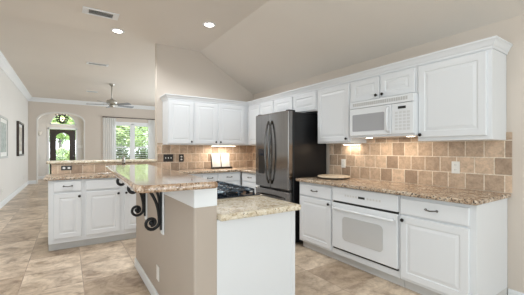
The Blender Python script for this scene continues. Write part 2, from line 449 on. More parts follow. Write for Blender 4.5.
tube(bm, [(dcx, FY + 0.045, gz0), (dcx, FY + 0.045, gz1 + 0.19)], 0.009, 5)
obj('iron_scrollwork', bm, M['iron'], d1)
bm = lathe(BM(), [(0.012, 0), (0.012, 0.04), (0.032, 0.05), (0.034, 0.07), (0.02, 0.085)], (DX1 - 0.14, FY + 0.03, 1.0), '-y', 12); obj('knob', bm, M['pewter'], d1, True)
bm = BM()
cw = 0.07
box(bm, DX0 - cw + 0.05, DX0 + 0.05, FY - 0.025, FY + 0.1, 0, DZ); box(bm, DX1 - 0.05, DX1 + cw - 0.05, FY - 0.025, FY + 0.1, 0, DZ)
box(bm, DX0 - cw + 0.05, DX1 + cw - 0.05, FY - 0.025, FY + 0.1, DZ - 0.05, DZ + 0.04)
struct('trim_2', bm, M['trim'])

# cornice of the living room and baseboards
crown = [(0, HL), (0, HL - 0.15), (0.015, HL - 0.15), (0.03, HL - 0.12), (0.08, HL - 0.06), (0.12, HL - 0.025), (0.125, HL)]
struct('trim_3', sweep(BM(), [(4.7, YF), (XL, YF), (XL, YB)], crown), M['trim'])
bb = lambda h=0.13: [(0, 0), (0, h), (0.008, h), (0.016, h - 0.02), (0.016, 0)]
struct('baseboard_left', sweep(BM(), [(AX0, YF), (XL, YF), (XL, YR)], bb()), M['trim'])
struct('baseboard_far', sweep(BM(), [(4.7, YF), (AX1, YF)], bb()), M['trim'])
struct('baseboard_right', sweep(BM(), [(XR, YR), (XR, 0.955)], bb(0.09)), M['trim'])
struct('baseboard_foyer', sweep(BM(), [(DX0 - 0.03, FY), (AX0 - 0.2, FY), (AX0 - 0.2, YF + th)], bb()), M['trim'])

# living-room window
bm = BM()
for a in ((WX0 - 0.07, WX0 + 0.04, WZ0 - 0.07, WZ1 + 0.07), (WX1 - 0.04, WX1 + 0.07, WZ0 - 0.07, WZ1 + 0.07)): box(bm, a[0], a[1], YF - 0.025, YF + 0.1, a[2], a[3])
for z in ((WZ0 - 0.07, WZ0 + 0.04), (WZ1 - 0.04, WZ1 + 0.07)): box(bm, WX0 - 0.07, WX1 + 0.07, YF - 0.025, YF + 0.1, *z)
wm = (WX0 + WX1) / 2
box(bm, wm - 0.05, wm + 0.05, YF - 0.025, YF + 0.1, WZ0, WZ1)
w1 = struct('window_1', bm, M['trim'])
for x0, x1 in ((WX0 + 0.04, wm - 0.05), (wm + 0.05, WX1 - 0.04)):
    bm = BM(); box(bm, x0, x0 + 0.05, YF - 0.01, YF + 0.02, WZ0 + 0.04, WZ1 - 0.04); box(bm, x1 - 0.05, x1, YF - 0.01, YF + 0.02, WZ0 + 0.04, WZ1 - 0.04)
    for z in (WZ0 + 0.04, 1.36, WZ1 - 0.1): box(bm, x0 + 0.05, x1 - 0.05, YF - 0.01, YF + 0.02, z, z + 0.06)
    sp = obj('shutter_frame', bm, M['trim'], w1)
    bm = BM(); z = WZ0 + 0.14
    while z < WZ1 - 0.13:
        if not (1.33 < z < 1.45):
            prism(bm, [(YF - 0.03, z - 0.004), (YF - 0.03, z + 0.004), (YF + 0.04, z - 0.004), (YF + 0.04, z - 0.012)], 'x', x0 + 0.05, x1 - 0.05)
        z += 0.085
    obj('louvers', bm, M['trim'], sp)
    obj('pane', B(x0, x1, YF + 0.07, YF + 0.075, WZ0 + 0.02, WZ1 - 0.02), M['glass'], w1)

# ------------------------------------------------------------------ cabinet kit (local frame: x along the front, -y towards the viewer)
def knob(x, y, z, parent, m=None):
    return obj('knob', lathe(BM(), [(0.006, 0), (0.006, 0.012), (0.015, 0.016), (0.017, 0.022), (0.013, 0.029), (0.005, 0.031)], (x, y, z), '-y', 14), m or M['bronze'], parent, True)
def pull(x, y, z, parent, w=0.09):
    bm = BM()
    tube(bm, [(x - w / 2, y, z), (x - w / 2, y - 0.018, z + 0.002), (x - w / 2 + 0.012, y - 0.026, z), (x, y - 0.028, z - 0.004), (x + w / 2 - 0.012, y - 0.026, z), (x + w / 2, y - 0.018, z + 0.002), (x + w / 2, y, z)], 0.0055, 8)
    for s in (-1, 1): lathe(bm, [(0.011, 0), (0.011, 0.004), (0.007, 0.007)], (x + s * w / 2, y, z), '-y', 10)
    return obj('handle', bm, M['pewter'], parent, True)
def base_cabinet(label, loc, rz, w, depth, fronts, z0=0.10, z1=0.872, toe=True, hollow=False, group=None, name='base_cabinet'):
    """fronts: list of ('door'|'drawer'|'blank', x0,x1,z0,z1, hardware) ; hardware: None, 'pull', (kx,kz)"""
    t = thing(name, label, 'cabinet', loc, rz, group)
    if hollow:
        bm = BM(); k = 0.018
        box(bm, 0, k, 0, depth, z0, z1); box(bm, w - k, w, 0, depth, z0, z1); box(bm, k, w - k, 0, k, z0, z1); box(bm, k, w - k, depth - k, depth, z0, z1); box(bm, k, w - k, k, depth - k, z0, z0 + k)
        obj('body', bm, M['white'], t)
    else: obj('body', B(0, w, 0, depth, z0, z1), M['white'], t, bevel=0.002)
    if toe: obj('toe_kick', B(0, w, 0.07, depth, 0.0, z0), M['toe'], t)
    for kind, x0, x1, a, b, hw in fronts:
        bm = panel(BM(), x0, x1, a, b, 0.0, 0.02, raised=(kind == 'door'))
        d = obj({'door': 'door', 'drawer': 'drawer', 'blank': 'drawer_front'}[kind], bm, M['white'], t)
        if hw == 'pull': pull((x0 + x1) / 2, -0.02, (a + b) / 2 + 0.005, d)
        elif hw: knob(hw[0], -0.02, hw[1], d)
    return t
def wall_cabinet(label, loc, rz, w, depth, z0, z1, fronts, group=None):
    t = thing('wall_cabinet', label, 'cabinet', loc, rz, group)
    z = loc[2]
    obj('body', B(0, w, 0, depth, z0 - z, z1 - z), M['white'], t, bevel=0.002)
    for x0, x1, a, b, hw in fronts:
        d = obj('door', panel(BM(), x0, x1, a - z, b - z, 0.0, 0.02), M['white'], t)
        if hw: knob(hw[0], -0.02, hw[1] - z, d)
    return t

RZ = -PI / 2   # cabinets on the range wall face -X
XF = 2.56; DB = XR - XF - 0.004
# ---- range wall, base run (local x runs towards the camera)
base_cabinet('white base cabinet with drawer and door at the near end of range wall', (XF, 1.565, 0), RZ, 0.604, DB,
             [('drawer', 0.008, 0.56, 0.705, 0.845, 'pull'), ('door', 0.008, 0.56, 0.125, 0.685, (0.036, 0.652))])
base_cabinet('narrow white base cabinet between the refrigerator and the oven', (XF, 2.985, 0), RZ, 0.59, DB,
             [('drawer', 0.03, 0.575, 0.705, 0.845, 'pull'), ('door', 0.03, 0.575, 0.125, 0.685, (0.548, 0.652))])
# ---- wall oven between the cabinets
ov = thing('wall_oven', 'white built-in oven with windowed door between two base cabinets', 'oven', (XF, 2.393, 0), RZ)
w = 0.824
bm = BM(); box(bm, 0, w, 0.0, DB, 0.10, 0.872); obj('cabinet_body', bm, M['white'], ov, bevel=0.002)
obj('toe_kick', B(0, w, 0.07, DB, 0.0, 0.10), M['toe'], ov)
o = obj('control_panel', B(0.015, w - 0.012, -0.022, 0.0, 0.712, 0.868), M['appliance'], ov, bevel=0.004)
obj('display', B(0.37, 0.45, -0.0245, -0.022, 0.775, 0.797), M['black'], o)
for k in range(10):
    x = 0.475 + k * 0.035 if k < 5 else 0.015 + k * 0.035
    obj('button', B(x, x + 0.022, -0.0235, -0.022, 0.776, 0.796), M['toe'], o)
obj('vent_gap', B(0.015, w - 0.012, -0.012, 0.0, 0.690, 0.712), M['black'], ov)
d = obj('door', B(0.015, w - 0.012, -0.03, -0.002, 0.185, 0.690), M['appliance'], ov, bevel=0.006)
def rrect(x0, x1, z0, z1, r, n=6):
    pts = []
    for cx, cz, a0 in ((x1 - r, z1 - r, 0), (x0 + r, z1 - r, 90), (x0 + r, z0 + r, 180), (x1 - r, z0 + r, 270)):
        for k in range(n + 1):
            a = math.radians(a0 + 90 * k / n); pts.append((cx + r * math.cos(a), cz + r * math.sin(a)))
    return pts
obj('window', prism(BM(), rrect(0.165, 0.665, 0.295, 0.555, 0.045), 'y', -0.033, -0.029), M['ovenglass'], d)
bm = BM(); tube(bm, [(0.05, -0.03, 0.635), (0.05, -0.06, 0.635), (0.07, -0.07, 0.635), (w - 0.07, -0.07, 0.635), (w - 0.05, -0.06, 0.635), (w - 0.05, -0.03, 0.635)], 0.013, 10)
obj('handle', bm, M['appliance'], d, True)
obj('bottom_gap', B(0.015, w - 0.012, -0.012, 0.0, 0.165, 0.185), M['black'], ov)
# ---- range wall worktop
bm = slab(BM(), [(2.50, XR - 0.002, 0.935, 3.0)], CB, CT)
tag(obj('countertop', bm, M['granite'], bevel=0.013, segs=3), 'brown speckled granite countertop over the oven along the range wall', 'countertop')

# ---- backsplashes (own local frame for the tile pattern)
def backsplash(label, loc, rz, w, z0, z1, t=0.012):
    r = obj('tile_backsplash', B(0, w, -t, 0, z0, z1), M['tile']); r.location = loc; r.rotation_euler = (0, 0, rz)
    return tag(r, label, 'backsplash')
backsplash('tan stone tile backsplash on range wall above the oven countertop', (XR - 0.0005, 3.03, 0), RZ, 2.1, CT + 0.001, 1.44)
backsplash('tan stone tile backsplash on back wall behind the cookbook', (1.264, YB - 0.0005, 0), 0, XR - 1.264 - 0.013, CT2 + 0.001, 1.40)
backsplash('short stone tile backsplash beside the refrigerator in the kitchen corner', (XR - 0.0005, YB - 0.013, 0), RZ, 1.2, CT2 + 0.001, 1.40)
backsplash('low stone tile backsplash under the sink bar ledge', (-0.195, YB - 0.0005, 0), 0, 1.455, CT2 + 0.001, 1.084)

# ---- range wall, upper run
XU = 2.87; DU = XR - XU - 0.003; UB, UT = 1.372, 2.14
wall_cabinet('large single-door white wall cabinet at the near end right of microwave', (XU, 1.575, UB), RZ, 0.606, DU, UB, UT, [(0.014, 0.572, UB + 0.035, UT - 0.045, (0.04, UB + 0.06))])
wall_cabinet('short two-door white wall cabinet directly above the microwave', (XU, 2.395, 1.84), RZ, 0.818, DU, 1.84, UT,
             [(0.02, 0.402, 1.855, UT - 0.045, (0.37, 1.89)), (0.416, 0.798, 1.855, UT - 0.045, (0.448, 1.89))])
wall_cabinet('tall white wall cabinet between the refrigerator and the microwave', (XU, 2.965, UB), RZ, 0.568, DU, UB, UT, [(0.018, 0.553, UB + 0.02, UT - 0.045, (0.522, UB + 0.05))])
wall_cabinet('short two-door white wall cabinet above the refrigerator', (XU, 3.98, 1.83), RZ, 1.01, DU, 1.83, UT,
             [(0.014, 0.483, 1.845, UT - 0.045, None), (0.507, 0.993, 1.845, UT - 0.045, None)])
wall_cabinet('narrow white wall cabinet just left of the refrigerator top', (XU, 4.40, UB), RZ, 0.415, DU, UB, UT, [(0.022, 0.4, UB + 0.02, UT - 0.045, None)])
wall_cabinet('narrow white wall cabinet in the inner kitchen corner', (XU, 4.815, UB), RZ, 0.412, DU, UB, UT, [(0.012, 0.392, UB + 0.02, UT - 0.045, None)])
# ---- back wall, upper run
YU = 4.84
wall_cabinet('single-door white wall cabinet at the open end of back wall', (1.355, YU, UB), 0, 0.435, YB - YU - 0.003, UB, UT, [(0.012, 0.42, UB + 0.02, UT - 0.045, (0.39, UB + 0.05))])
wall_cabinet('two-door white wall cabinet above the cookbook on back wall', (1.792, YU, UB), 0, XR - 1.792 - 0.003, YB - YU - 0.003, UB, UT,
             [(0.016, 0.425, UB + 0.02, UT - 0.045, (0.40, UB + 0.05)), (0.46, 0.99, UB + 0.02, UT - 0.045, (0.49, UB + 0.05))])
# ---- cornice over the wall cabinets
tag(obj('cabinet_cornice', sweep(BM(), [(XR - 0.002, 0.967), (XU - 0.002, 0.967), (XU - 0.002, YU - 0.002), (1.353, YU - 0.002), (1.353, YB - 0.002)],
    [(0, UT - 0.03), (0.006, UT - 0.03), (0.008, UT - 0.012), (0.016, UT - 0.002), (0.026, UT + 0.02), (0.036, UT + 0.034), (0.041, UT + 0.037), (0.041, UT + 0.052), (0, UT + 0.052)]), M['white']),
    'white stepped cornice running along the tops of all wall cabinets', 'cornice')

# ---- microwave
mw = thing('microwave', 'white over-range microwave under the short two-door cabinet', 'microwave', (2.80, 2.33, 1.425), RZ)
w = 0.765; D = XR - 2.80 - 0.02
obj('body', B(0, w, 0, D, 0.0, 0.412), M['appliance'], mw, bevel=0.004)
bm = BM(); box(bm, 0.0, w, -0.03, 0, 0.335, 0.412); vg = obj('vent_grille', bm, M['appliance'], mw, bevel=0.003)
bm = BM()
for k in range(26):
    x = 0.05 + k * 0.0255
    box(bm, x, x + 0.019, -0.032, -0.0298, 0.357, 0.392)
obj('louvers', bm, mat('grey_vent_slots', lin(186, 185, 183), 0.5), vg)
d = obj('door', B(0.0, 0.535, -0.032, 0, 0.022, 0.33), M['appliance'], mw, bevel=0.005)
obj('window', prism(BM(), rrect(0.045, 0.455, 0.07, 0.262, 0.012), 'y', -0.0345, -0.031), M['greyglass'], d)
bm = BM(); tube(bm, [(0.505, -0.032, 0.05), (0.505, -0.062, 0.07), (0.505, -0.066, 0.17), (0.505, -0.062, 0.28), (0.505, -0.032, 0.305)], 0.013, 8); obj('handle', bm, M['appliance'], d, True)
cp = obj('control_panel', B(0.54, w, -0.03, 0, 0.022, 0.33), M['appliance'], mw, bevel=0.004)
obj('display', B(0.608, 0.69, -0.0325, -0.03, 0.273, 0.298), M['black'], cp)
bm = BM()
for r in range(6):
    for c in range(4): box(bm, 0.575 + c * 0.042, 0.607 + c * 0.042, -0.0312, -0.0298, 0.06 + r * 0.033, 0.082 + r * 0.033)
obj('keypad', bm, mat('pale_keypad', lin(206, 206, 206), 0.4), cp)
for x in (0.13, 0.63):
    obj('cooktop_lamp', B(x - 0.035, x + 0.035, 0.14, 0.18, -0.002, 0.0005), M['strip_on'], mw)
def lamp(name, loc, power, size=(0.3, 0.05), color=(1, 0.85, 0.66), rot=(0, 0, 0), parent=None):
    l = bpy.data.lights.new(name, 'AREA'); l.shape = 'RECTANGLE'; l.size, l.size_y = size; l.energy = power; l.color = color
    o = bpy.data.objects.new(name, l); COL.objects.link(o); o.location = loc; o.rotation_euler = rot
    if parent: o.parent = parent
    return o
lamp('cooktop_light', (0.38, 0.16, -0.012), 1.0, (0.6, 0.08), parent=mw)

# ---- under-cabinet light strips
def strip(label, loc, rz, w, power):
    t = thing('light_strip', label, 'light', loc, rz, None)
    obj('housing', B(0, w, 0, 0.07, -0.018, -0.001), M['outlet_white'], t)
    obj('lens', B(0.015, w - 0.015, 0.01, 0.06, -0.0215, -0.018), M['strip_on'], t)
    lamp('strip_light', (w / 2, 0.035, -0.03), power, (w - 0.05, 0.04), (1, 0.9, 0.77), parent=t)
strip('lit white light strip under the two-door cabinet above the cookbook', (2.15, YU + 0.06, UB), 0, 0.5, 2.3)
strip('small white light strip under the tall cabinet left of microwave', (XU + 0.21, 2.72, UB), RZ, 0.26, 0.2)

# ---- refrigerator
fr = thing('refrigerator', 'black stainless french-door refrigerator between wall cabinets', 'refrigerator', (2.53, 3.90, 0), RZ)
w = 0.825; D = XR - 2.53 - 0.03
obj('case', B(0.0, w, 0.0, D, 0.03, 1.80), M['fridge_side'], fr, bevel=0.006)
obj('base_grille', B(0.02, w - 0.02, -0.03, 0.0, 0.02, 0.075), M['black'], fr)
def fdoor(x0, x1, z0, z1, name='door'):
    return obj(name, B(x0, x1, -0.085, -0.006, z0, z1), M['steel'], fr, bevel=0.014, segs=3)
dl = fdoor(0.002, 0.402, 0.74, 1.815); dr = fdoor(0.408, w - 0.002, 0.74, 1.815)
fz = fdoor(0.002, w - 0.002, 0.085, 0.715, 'freezer_drawer')
obj('seal', B(0.012, w - 0.012, -0.012, 0.0, 0.09, 1.79), M['black'], fr)
for d, x, s in ((dl, 0.365, -1), (dr, 0.447, 1)):
    bm = BM(); n = 14
    tube(bm, [(x + s * 0.006 * math.sin(PI * i / n), -0.085 - 0.062 * math.sin(PI * min(1, max(0, i / n))) ** 0.55, 0.80 + 0.90 * i / n) for i in range(n + 1)], 0.013, 8)
    obj('handle', bm, M['steel_dark'], d, True)
bm = BM(); n = 12
tube(bm, [(0.07 + 0.67 * i / n, -0.085 - 0.055 * math.sin(PI * i / n) ** 0.5, 0.62) for i in range(n + 1)], 0.013, 8); obj('handle', bm, M['steel_dark'], fz, True)
obj('dispenser', B(0.095, 0.255, -0.088, -0.084, 0.93, 1.30), M['black'], dl, bevel=0.004)
obj('dispenser_panel', B(0.11, 0.24, -0.0905, -0.087, 1.20, 1.285), M['darkglass'], dl)
for x in (0.03, w - 0.09): obj('hinge_cover', B(x, x + 0.06, -0.06, 0.06, 1.801, 1.83), M['black'], fr, bevel=0.006)

# ---- sink run along back wall and peninsula
YS = 4.54; DS = YB - YS - 0.014
base_cabinet('white base cabinet with drawer at the open end of sink peninsula', (-0.205, YS, 0), 0, 0.382, DS,
             [('drawer', 0.055, 0.355, 0.757, 0.878, 'pull'), ('door', 0.055, 0.355, 0.16, 0.732, (0.33, 0.685))], z1=0.90)
sb = base_cabinet('two-door white sink base cabinet with plain false drawer fronts', (0.178, YS, 0), 0, 0.925, DS,
             [('blank', 0.022, 0.432, 0.757, 0.878, None), ('door', 0.022, 0.432, 0.16, 0.732, (0.408, 0.685)),
              ('blank', 0.483, 0.9, 0.757, 0.878, None), ('door', 0.483, 0.9, 0.16, 0.732, (0.508, 0.685))], hollow=True, z1=0.90)
base_cabinet('white base cabinet behind the island right of the sink', (1.104, YS, 0), 0, 0.70, DS,
             [('drawer', 0.03, 0.67, 0.757, 0.878, 'pull'), ('door', 0.03, 0.34, 0.16, 0.732, (0.31, 0.685)), ('door', 0.36, 0.67, 0.16, 0.732, (0.39, 0.685))], z1=0.90)
base_cabinet('white drawer base cabinet below the cookbook on back wall', (1.805, YS, 0), 0, 0.735, DS,
             [('drawer', 0.30, 0.71, 0.757, 0.878, 'pull'), ('drawer', 0.02, 0.28, 0.757, 0.878, 'pull'), ('door', 0.30, 0.71, 0.16, 0.732, (0.33, 0.685)), ('door', 0.02, 0.28, 0.16, 0.732, (0.25, 0.685))], z1=0.90)
base_cabinet('white base cabinet in the corner just left of the refrigerator', (XF, YS - 0.002, 0), RZ, 0.60, DB - 0.012,
             [('drawer', 0.04, 0.58, 0.757, 0.878, 'pull'), ('door', 0.04, 0.58, 0.16, 0.732, (0.55, 0.685))], z1=0.90)
HOLE = (0.36, 1.03, 4.66, 5.00)
bm = slab(BM(), [(-0.255, 2.51, 4.505, YB - 0.014), (2.51, XR - 0.014, 4.505, YB - 0.014), (2.51, XR - 0.014, 3.93, 4.505)], CB2, CT2, HOLE)
tag(obj('countertop', bm, M['granite'], bevel=0.012, segs=3), 'L-shaped speckled granite countertop with the sink along the back run', 'countertop')
sk = thing('sink', 'dark undermount sink set in the peninsula countertop', 'sink', (0.69, 4.83, 0.70))
bm = BM(); x0, x1, y0, y1 = HOLE; t = 0.012; zb = 0.70
box(bm, x0, x1, y0, y1, zb, zb + t); box(bm, x0, x0 + t, y0, y1, zb + t, 0.9005); box(bm, x1 - t, x1, y0, y1, zb + t, 0.9005); box(bm, x0 + t, x1 - t, y0, y0 + t, zb + t, 0.9005); box(bm, x0 + t, x1 - t, y1 - t, y1, zb + t, 0.9005)
obj('basin', bm, mat('dark_composite', (0.05, 0.05, 0.05), 0.4), sk, offset=(0.69, 4.83, 0.70))
obj('drain', lathe(BM(), [(0.04, 0.0125), (0.04, 0.015), (0.03, 0.015)]), M['chrome'], sk, True)
fc = thing('faucet', 'short chrome gooseneck faucet behind the sink', 'faucet', (0.72, 5.06, CT2))
obj('base', lathe(BM(), [(0.028, 0), (0.028, 0.01), (0.018, 0.02), (0.015, 0.06)]), M['chrome'], fc, True)
bm = BM(); tube(bm, [(0, 0, 0.05), (0, 0, 0.16)] + [(0, -0.08 + 0.08 * math.cos(a * PI / 8), 0.16 + 0.08 * math.sin(a * PI / 8)) for a in range(1, 9)] + [(0, -0.16, 0.13)], 0.012, 10); obj('spout', bm, M['chrome'], fc, True)
bm = BM(); tube(bm, [(0.014, 0, 0.04), (0.04, 0, 0.055), (0.08, 0, 0.085)], 0.007, 8); obj('lever', bm, M['chrome'], fc, True)

# peninsula half wall and bar ledge
struct('wall_peninsula', B(-0.195, 1.262, YB, YB + 0.13, 0, 1.085), M['wall'])
bm = slab(BM(), [(-0.255, 1.26, 5.115, 5.52)], 1.085, 1.125)
tag(obj('bar_ledge', bm, M['granite_light'], bevel=0.014, segs=3), 'raised granite bar ledge on the half wall behind the sink', 'bar ledge')

# ---- island
IX, IY = 0.63, 1.69
isl = thing('kitchen_island', 'kitchen island with beige half wall and white cabinet end', 'kitchen island', (IX, IY, 0))
io = (IX, IY, 0)
def bull(x0, x1, y0, y1, r=0.018, n=5):
    pts = []
    for cx, cy, a0 in ((x1 - 0.001, y1 - 0.001, 0), (x0 + r, y1 - r, 90), (x0 + r, y0 + r, 180)):
        if a0 == 0: pts.append((x1, y1)); continue
        for k in range(n + 1):
            a = math.radians(a0 + 90 * k / n); pts.append((cx + r * math.cos(a), cy + r * math.sin(a)))
    pts.append((x1, y0)); return pts
M['island_wall'] = paint('greige_half_wall_paint', lin(184, 171, 159))
obj('half_wall', prism(BM(), bull(IX, 0.776, IY, 3.50), 'z', 0, 0.94), M['island_wall'], isl, offset=io)
obj('cap_trim', B(IX - 0.002, 0.777, IY - 0.004, 3.505, 0.94, 1.0575), M['trim'], isl, offset=io, bevel=0.003)
obj('baseboard', sweep(BM(), [(0.777, 3.50), (IX, 3.50), (IX, IY), (0.777, IY)], [(0, 0), (0, 0.09), (-0.006, 0.09), (-0.013, 0.075), (-0.013, 0)]), M['trim'], isl, offset=io)
cb = obj('cabinet_body', B(0.777, 1.385, IY + 0.012, 3.42, 0.10, 0.848), M['white'], isl, offset=io)
obj('end_panel', B(0.777, 1.368, IY, IY + 0.012, 0.0, 0.848), M['white'], isl, offset=io, bevel=0.001)
obj('corner_stile', B(1.368, 1.405, IY - 0.004, IY + 0.03, 0.0, 0.848), M['white'], isl, offset=io, bevel=0.002)
obj('toe_kick', B(0.79, 1.32, IY + 0.02, 3.40, 0, 0.10), M['toe'], isl, offset=io)
for k in range(3):
    y = IY + 0.05 + k * 0.56
    bm = panel(BM(), 0, 0.53, 0.13, 0.68, 0); d = obj('door', bm, M['white'], isl); d.location = (1.385 - IX, y - IY, 0); d.rotation_euler = (0, 0, PI / 2)
    knob(0.05 if k else 0.48, -0.02, 0.64, d)
    bm = panel(BM(), 0, 0.53, 0.70, 0.83, 0, raised=False); d = obj('drawer', bm, M['white'], isl); d.location = (1.385 - IX, y - IY, 0); d.rotation_euler = (0, 0, PI / 2)
    pull(0.265, -0.02, 0.765, d)
bm = slab(BM(), [(0.778, 1.425, 1.635, 3.47)], 0.848, 0.889)
tag(obj('countertop', bm, M['granite_light'], bevel=0.013, segs=3), 'lower pale granite island countertop holding the cooktop', 'countertop')
# raised bar top: rounded, slightly tapering outline
def rounded(poly, rads, n=6):
    out = []
    for i, p in enumerate(poly):
        a, b, c = Vector(poly[i - 1]), Vector(p), Vector(poly[(i + 1) % len(poly)]); r = rads[i]
        u = (a - b).normalized(); v = (c - b).normalized()
        p0, p1 = b + u * r, b + v * r
        for k in range(n + 1):
            t = k / n; out.append(tuple(p0 * (1 - t) ** 2 + b * 2 * t * (1 - t) + p1 * t * t))
    return out
BAR = [(0.29, 1.625), (0.752, 1.605), (0.875, 4.02), (0.375, 3.98)]
bm = prism(BM(), rounded(BAR, [0.09, 0.03, 0.06, 0.05]), 'z', 1.058, 1.10)
tag(obj('bar_countertop', bm, M['granite_bar'], bevel=0.017, segs=4, offset=(0.57, 2.7, 0)), 'raised glossy granite bar top on the island half wall', 'countertop').location = (0.57, 2.7, 0)
# corbels
def spiral(cx, cz, r0, r1, a0, a1, n=22):
    return [(cx + (r0 + (r1 - r0) * i / n) * math.cos(a0 + (a1 - a0) * i / n), 0, cz + (r0 + (r1 - r0) * i / n) * math.sin(a0 + (a1 - a0) * i / n)) for i in range(n + 1)]
def bez(p0, p1, p2, p3, n=14):
    P = [Vector(p) for p in (p0, p1, p2, p3)]
    return [P[0] * (1 - t) ** 3 + P[1] * 3 * t * (1 - t) ** 2 + P[2] * 3 * t * t * (1 - t) + P[3] * t ** 3 for t in [i / n for i in range(n + 1)]]
def corbel(y, label):
    t = thing('iron_corbel', label, 'bracket', (IX - 0.0022, y, 0.66), 0, 'scrolled iron brackets under the bar top')
    zt = 1.057 - 0.66
    obj('backing_board', B(-0.012, -0.0005, -0.035, 0.035, -0.035, zt - 0.0015), M['trim'], t, bevel=0.002)
    obj('wall_leg', B(-0.026, -0.0125, -0.014, 0.014, 0.0, zt - 0.001), M['iron'], t, bevel=0.002)
    obj('top_arm', B(-0.27, -0.026, -0.014, 0.014, zt - 0.013, zt - 0.001), M['iron'], t, bevel=0.002)
    # outer curl -> sweep -> lower curl
    bm = BM()
    low = spiral(-0.088, 0.062, 0.058, 0.018, 0.15, 0.15 - 1.5 * 2 * PI + 1.2)
    up = spiral(-0.215, zt - 0.062, 0.014, 0.045, PI * 2.1, PI * 0.55)
    mid = bez(up[-1], (-0.16, 0, zt - 0.0), (-0.03, 0, zt - 0.12), low[0], 16)
    tube(bm, up + [tuple(p) for p in mid[1:-1]] + low, 0.0125, 8)
    obj('scroll', bm, M['iron'], t, True)
    bm = BM(); tube(bm, bez((-0.12, 0, zt - 0.012), (-0.06, 0, zt - 0.05), (-0.02, 0, zt - 0.12), (-0.028, 0, 0.14)), 0.0105, 8); obj('brace', bm, M['iron'], t, True)
    bm = BM(); lathe(bm, [(0.006, 0), (0.02, 0.004), (0.02, 0.02), (0.006, 0.024)], (-0.088, -0.012, 0.062), 'y', 12); obj('rosette', bm, M['iron'], t, True)
corbel(2.37, 'black scrolled iron bracket under the bar top nearest the viewer')
corbel(2.95, 'black scrolled iron bracket under the bar top farther from the viewer')
# cooktop
ck = thing('cooktop', 'black gas cooktop with iron grates set in the island countertop', 'cooktop', (0.842, 2.18, 0.889))
obj('glass_top', B(0, 0.575, 0, 0.80, 0.0003, 0.010), M['darkglass'], ck, bevel=0.003)
cs = [(0.14, 0.17), (0.14, 0.63), (0.37, 0.17), (0.37, 0.63), (0.255, 0.40)]
for x, y in cs:
    b_ = obj('burner', lathe(BM(), [(0.05, 0.010), (0.05, 0.018), (0.038, 0.020), (0.038, 0.028), (0.03, 0.030)], (x, y, 0), 'z', 18), M['iron'], ck, True)
grm = mat('iron_painted_glints', (0.04, 0.055, 0.075), 0.16, 0.2, 0.8)
setcol(grm, ramp(grm, noise(grm, 24, 3), [(0.42, (0.012, 0.018, 0.028)), (0.55, (0.06, 0.09, 0.125)), (0.68, (0.34, 0.42, 0.5))]))  # speckle paints reflections and glints into the grate colour
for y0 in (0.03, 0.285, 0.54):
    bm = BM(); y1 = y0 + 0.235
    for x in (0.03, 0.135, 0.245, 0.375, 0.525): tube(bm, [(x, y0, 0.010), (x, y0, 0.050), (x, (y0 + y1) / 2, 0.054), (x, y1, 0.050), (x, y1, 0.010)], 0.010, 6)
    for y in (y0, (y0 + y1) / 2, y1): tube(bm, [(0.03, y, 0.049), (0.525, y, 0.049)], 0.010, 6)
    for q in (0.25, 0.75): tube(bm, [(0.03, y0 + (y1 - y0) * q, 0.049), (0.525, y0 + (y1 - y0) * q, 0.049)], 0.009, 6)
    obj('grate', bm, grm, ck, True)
for k in range(5): obj('knob', lathe(BM(), [(0.018, 0.010), (0.018, 0.03), (0.014, 0.033)], (0.54, 0.16 + k * 0.12, 0), 'z', 12), M['black'], ck, True)

# ------------------------------------------------------------------ outlets and switches
def plate(label, loc, rz, w=0.072, h=0.117, kind='outlet', n=1, dark=False, horiz=False):
    t = thing('wall_outlet' if kind == 'outlet' else 'light_switch', label, 'outlet' if kind == 'outlet' else 'switch', loc, rz)
    W_ = w + 0.046 * (n - 1); pm = M['outlet_dark'] if dark else M['outlet_white']
    if horiz: W_, h = h + 0.03, w
    obj('cover_plate', B(-W_ / 2, W_ / 2, -0.006, 0, -h / 2, h / 2), pm, t, bevel=0.002)
    im = M['outlet_white']
    if kind == 'outlet':
        for s in (-1, 1):
            c = (s * 0.03, 0) if horiz else (0, s * 0.024)
            so = obj('socket', prism(BM(), rrect(c[0] - 0.016, c[0] + 0.016, c[1] - 0.014, c[1] + 0.014, 0.01), 'y', -0.009, -0.006), im, t)
            bm = BM()
            for q in (-1, 1): box(bm, c[0] + q * 0.006 - 0.001, c[0] + q * 0.006 + 0.001, -0.0096, -0.009, c[1] - 0.004, c[1] + 0.006)
            obj('slots', bm, M['slot'], so)
    elif kind == 'switch':
        for k in range(n):
            x = (k - (n - 1) / 2) * 0.046
            obj('toggle', B(x - 0.006, x + 0.006, -0.016, -0.006, -0.012, 0.012), im if dark else M['outlet_white'], t, bevel=0.002)
    return t
plate('white outlet in the range wall backsplash right of the oven', (XR - 0.0125, 1.365, 1.115), RZ)
plate('white outlet in the range wall backsplash near the round board', (XR - 0.0125, 2.77, 1.10), RZ)
plate('dark three-gang switch plate on back wall left of the outlet', (1.45, YB - 0.0125, 1.145), 0, 0.075, 0.125, 'switch', 3, True)
plate('dark outlet plate with white sockets on back wall', (1.68, YB - 0.0125, 1.14), 0, 0.085, 0.13, 'outlet', 1, True)
plate('dark horizontal outlet plate under the sink bar ledge', (-0.017, YB - 0.0125, 1.022), 0, 0.065, 0.10, 'outlet', 1, True, True)
plate('blank white outlet plate on the island half wall', (IX - 0.0005, 2.53, 0.26), RZ, 0.075, 0.12, 'blank')
plate('white outlet low on left wall near the pictures', (XL + 0.0005, 8.75, 0.36), PI / 2)
plate('white outlet low on left wall near the foyer arch', (XL + 0.0005, 12.6, 0.36), PI / 2)
plate('white switch plate beside the front door in the foyer', (0.48, FY - 0.0005, 1.43), 0, 0.1, 0.13, 'switch', 3)

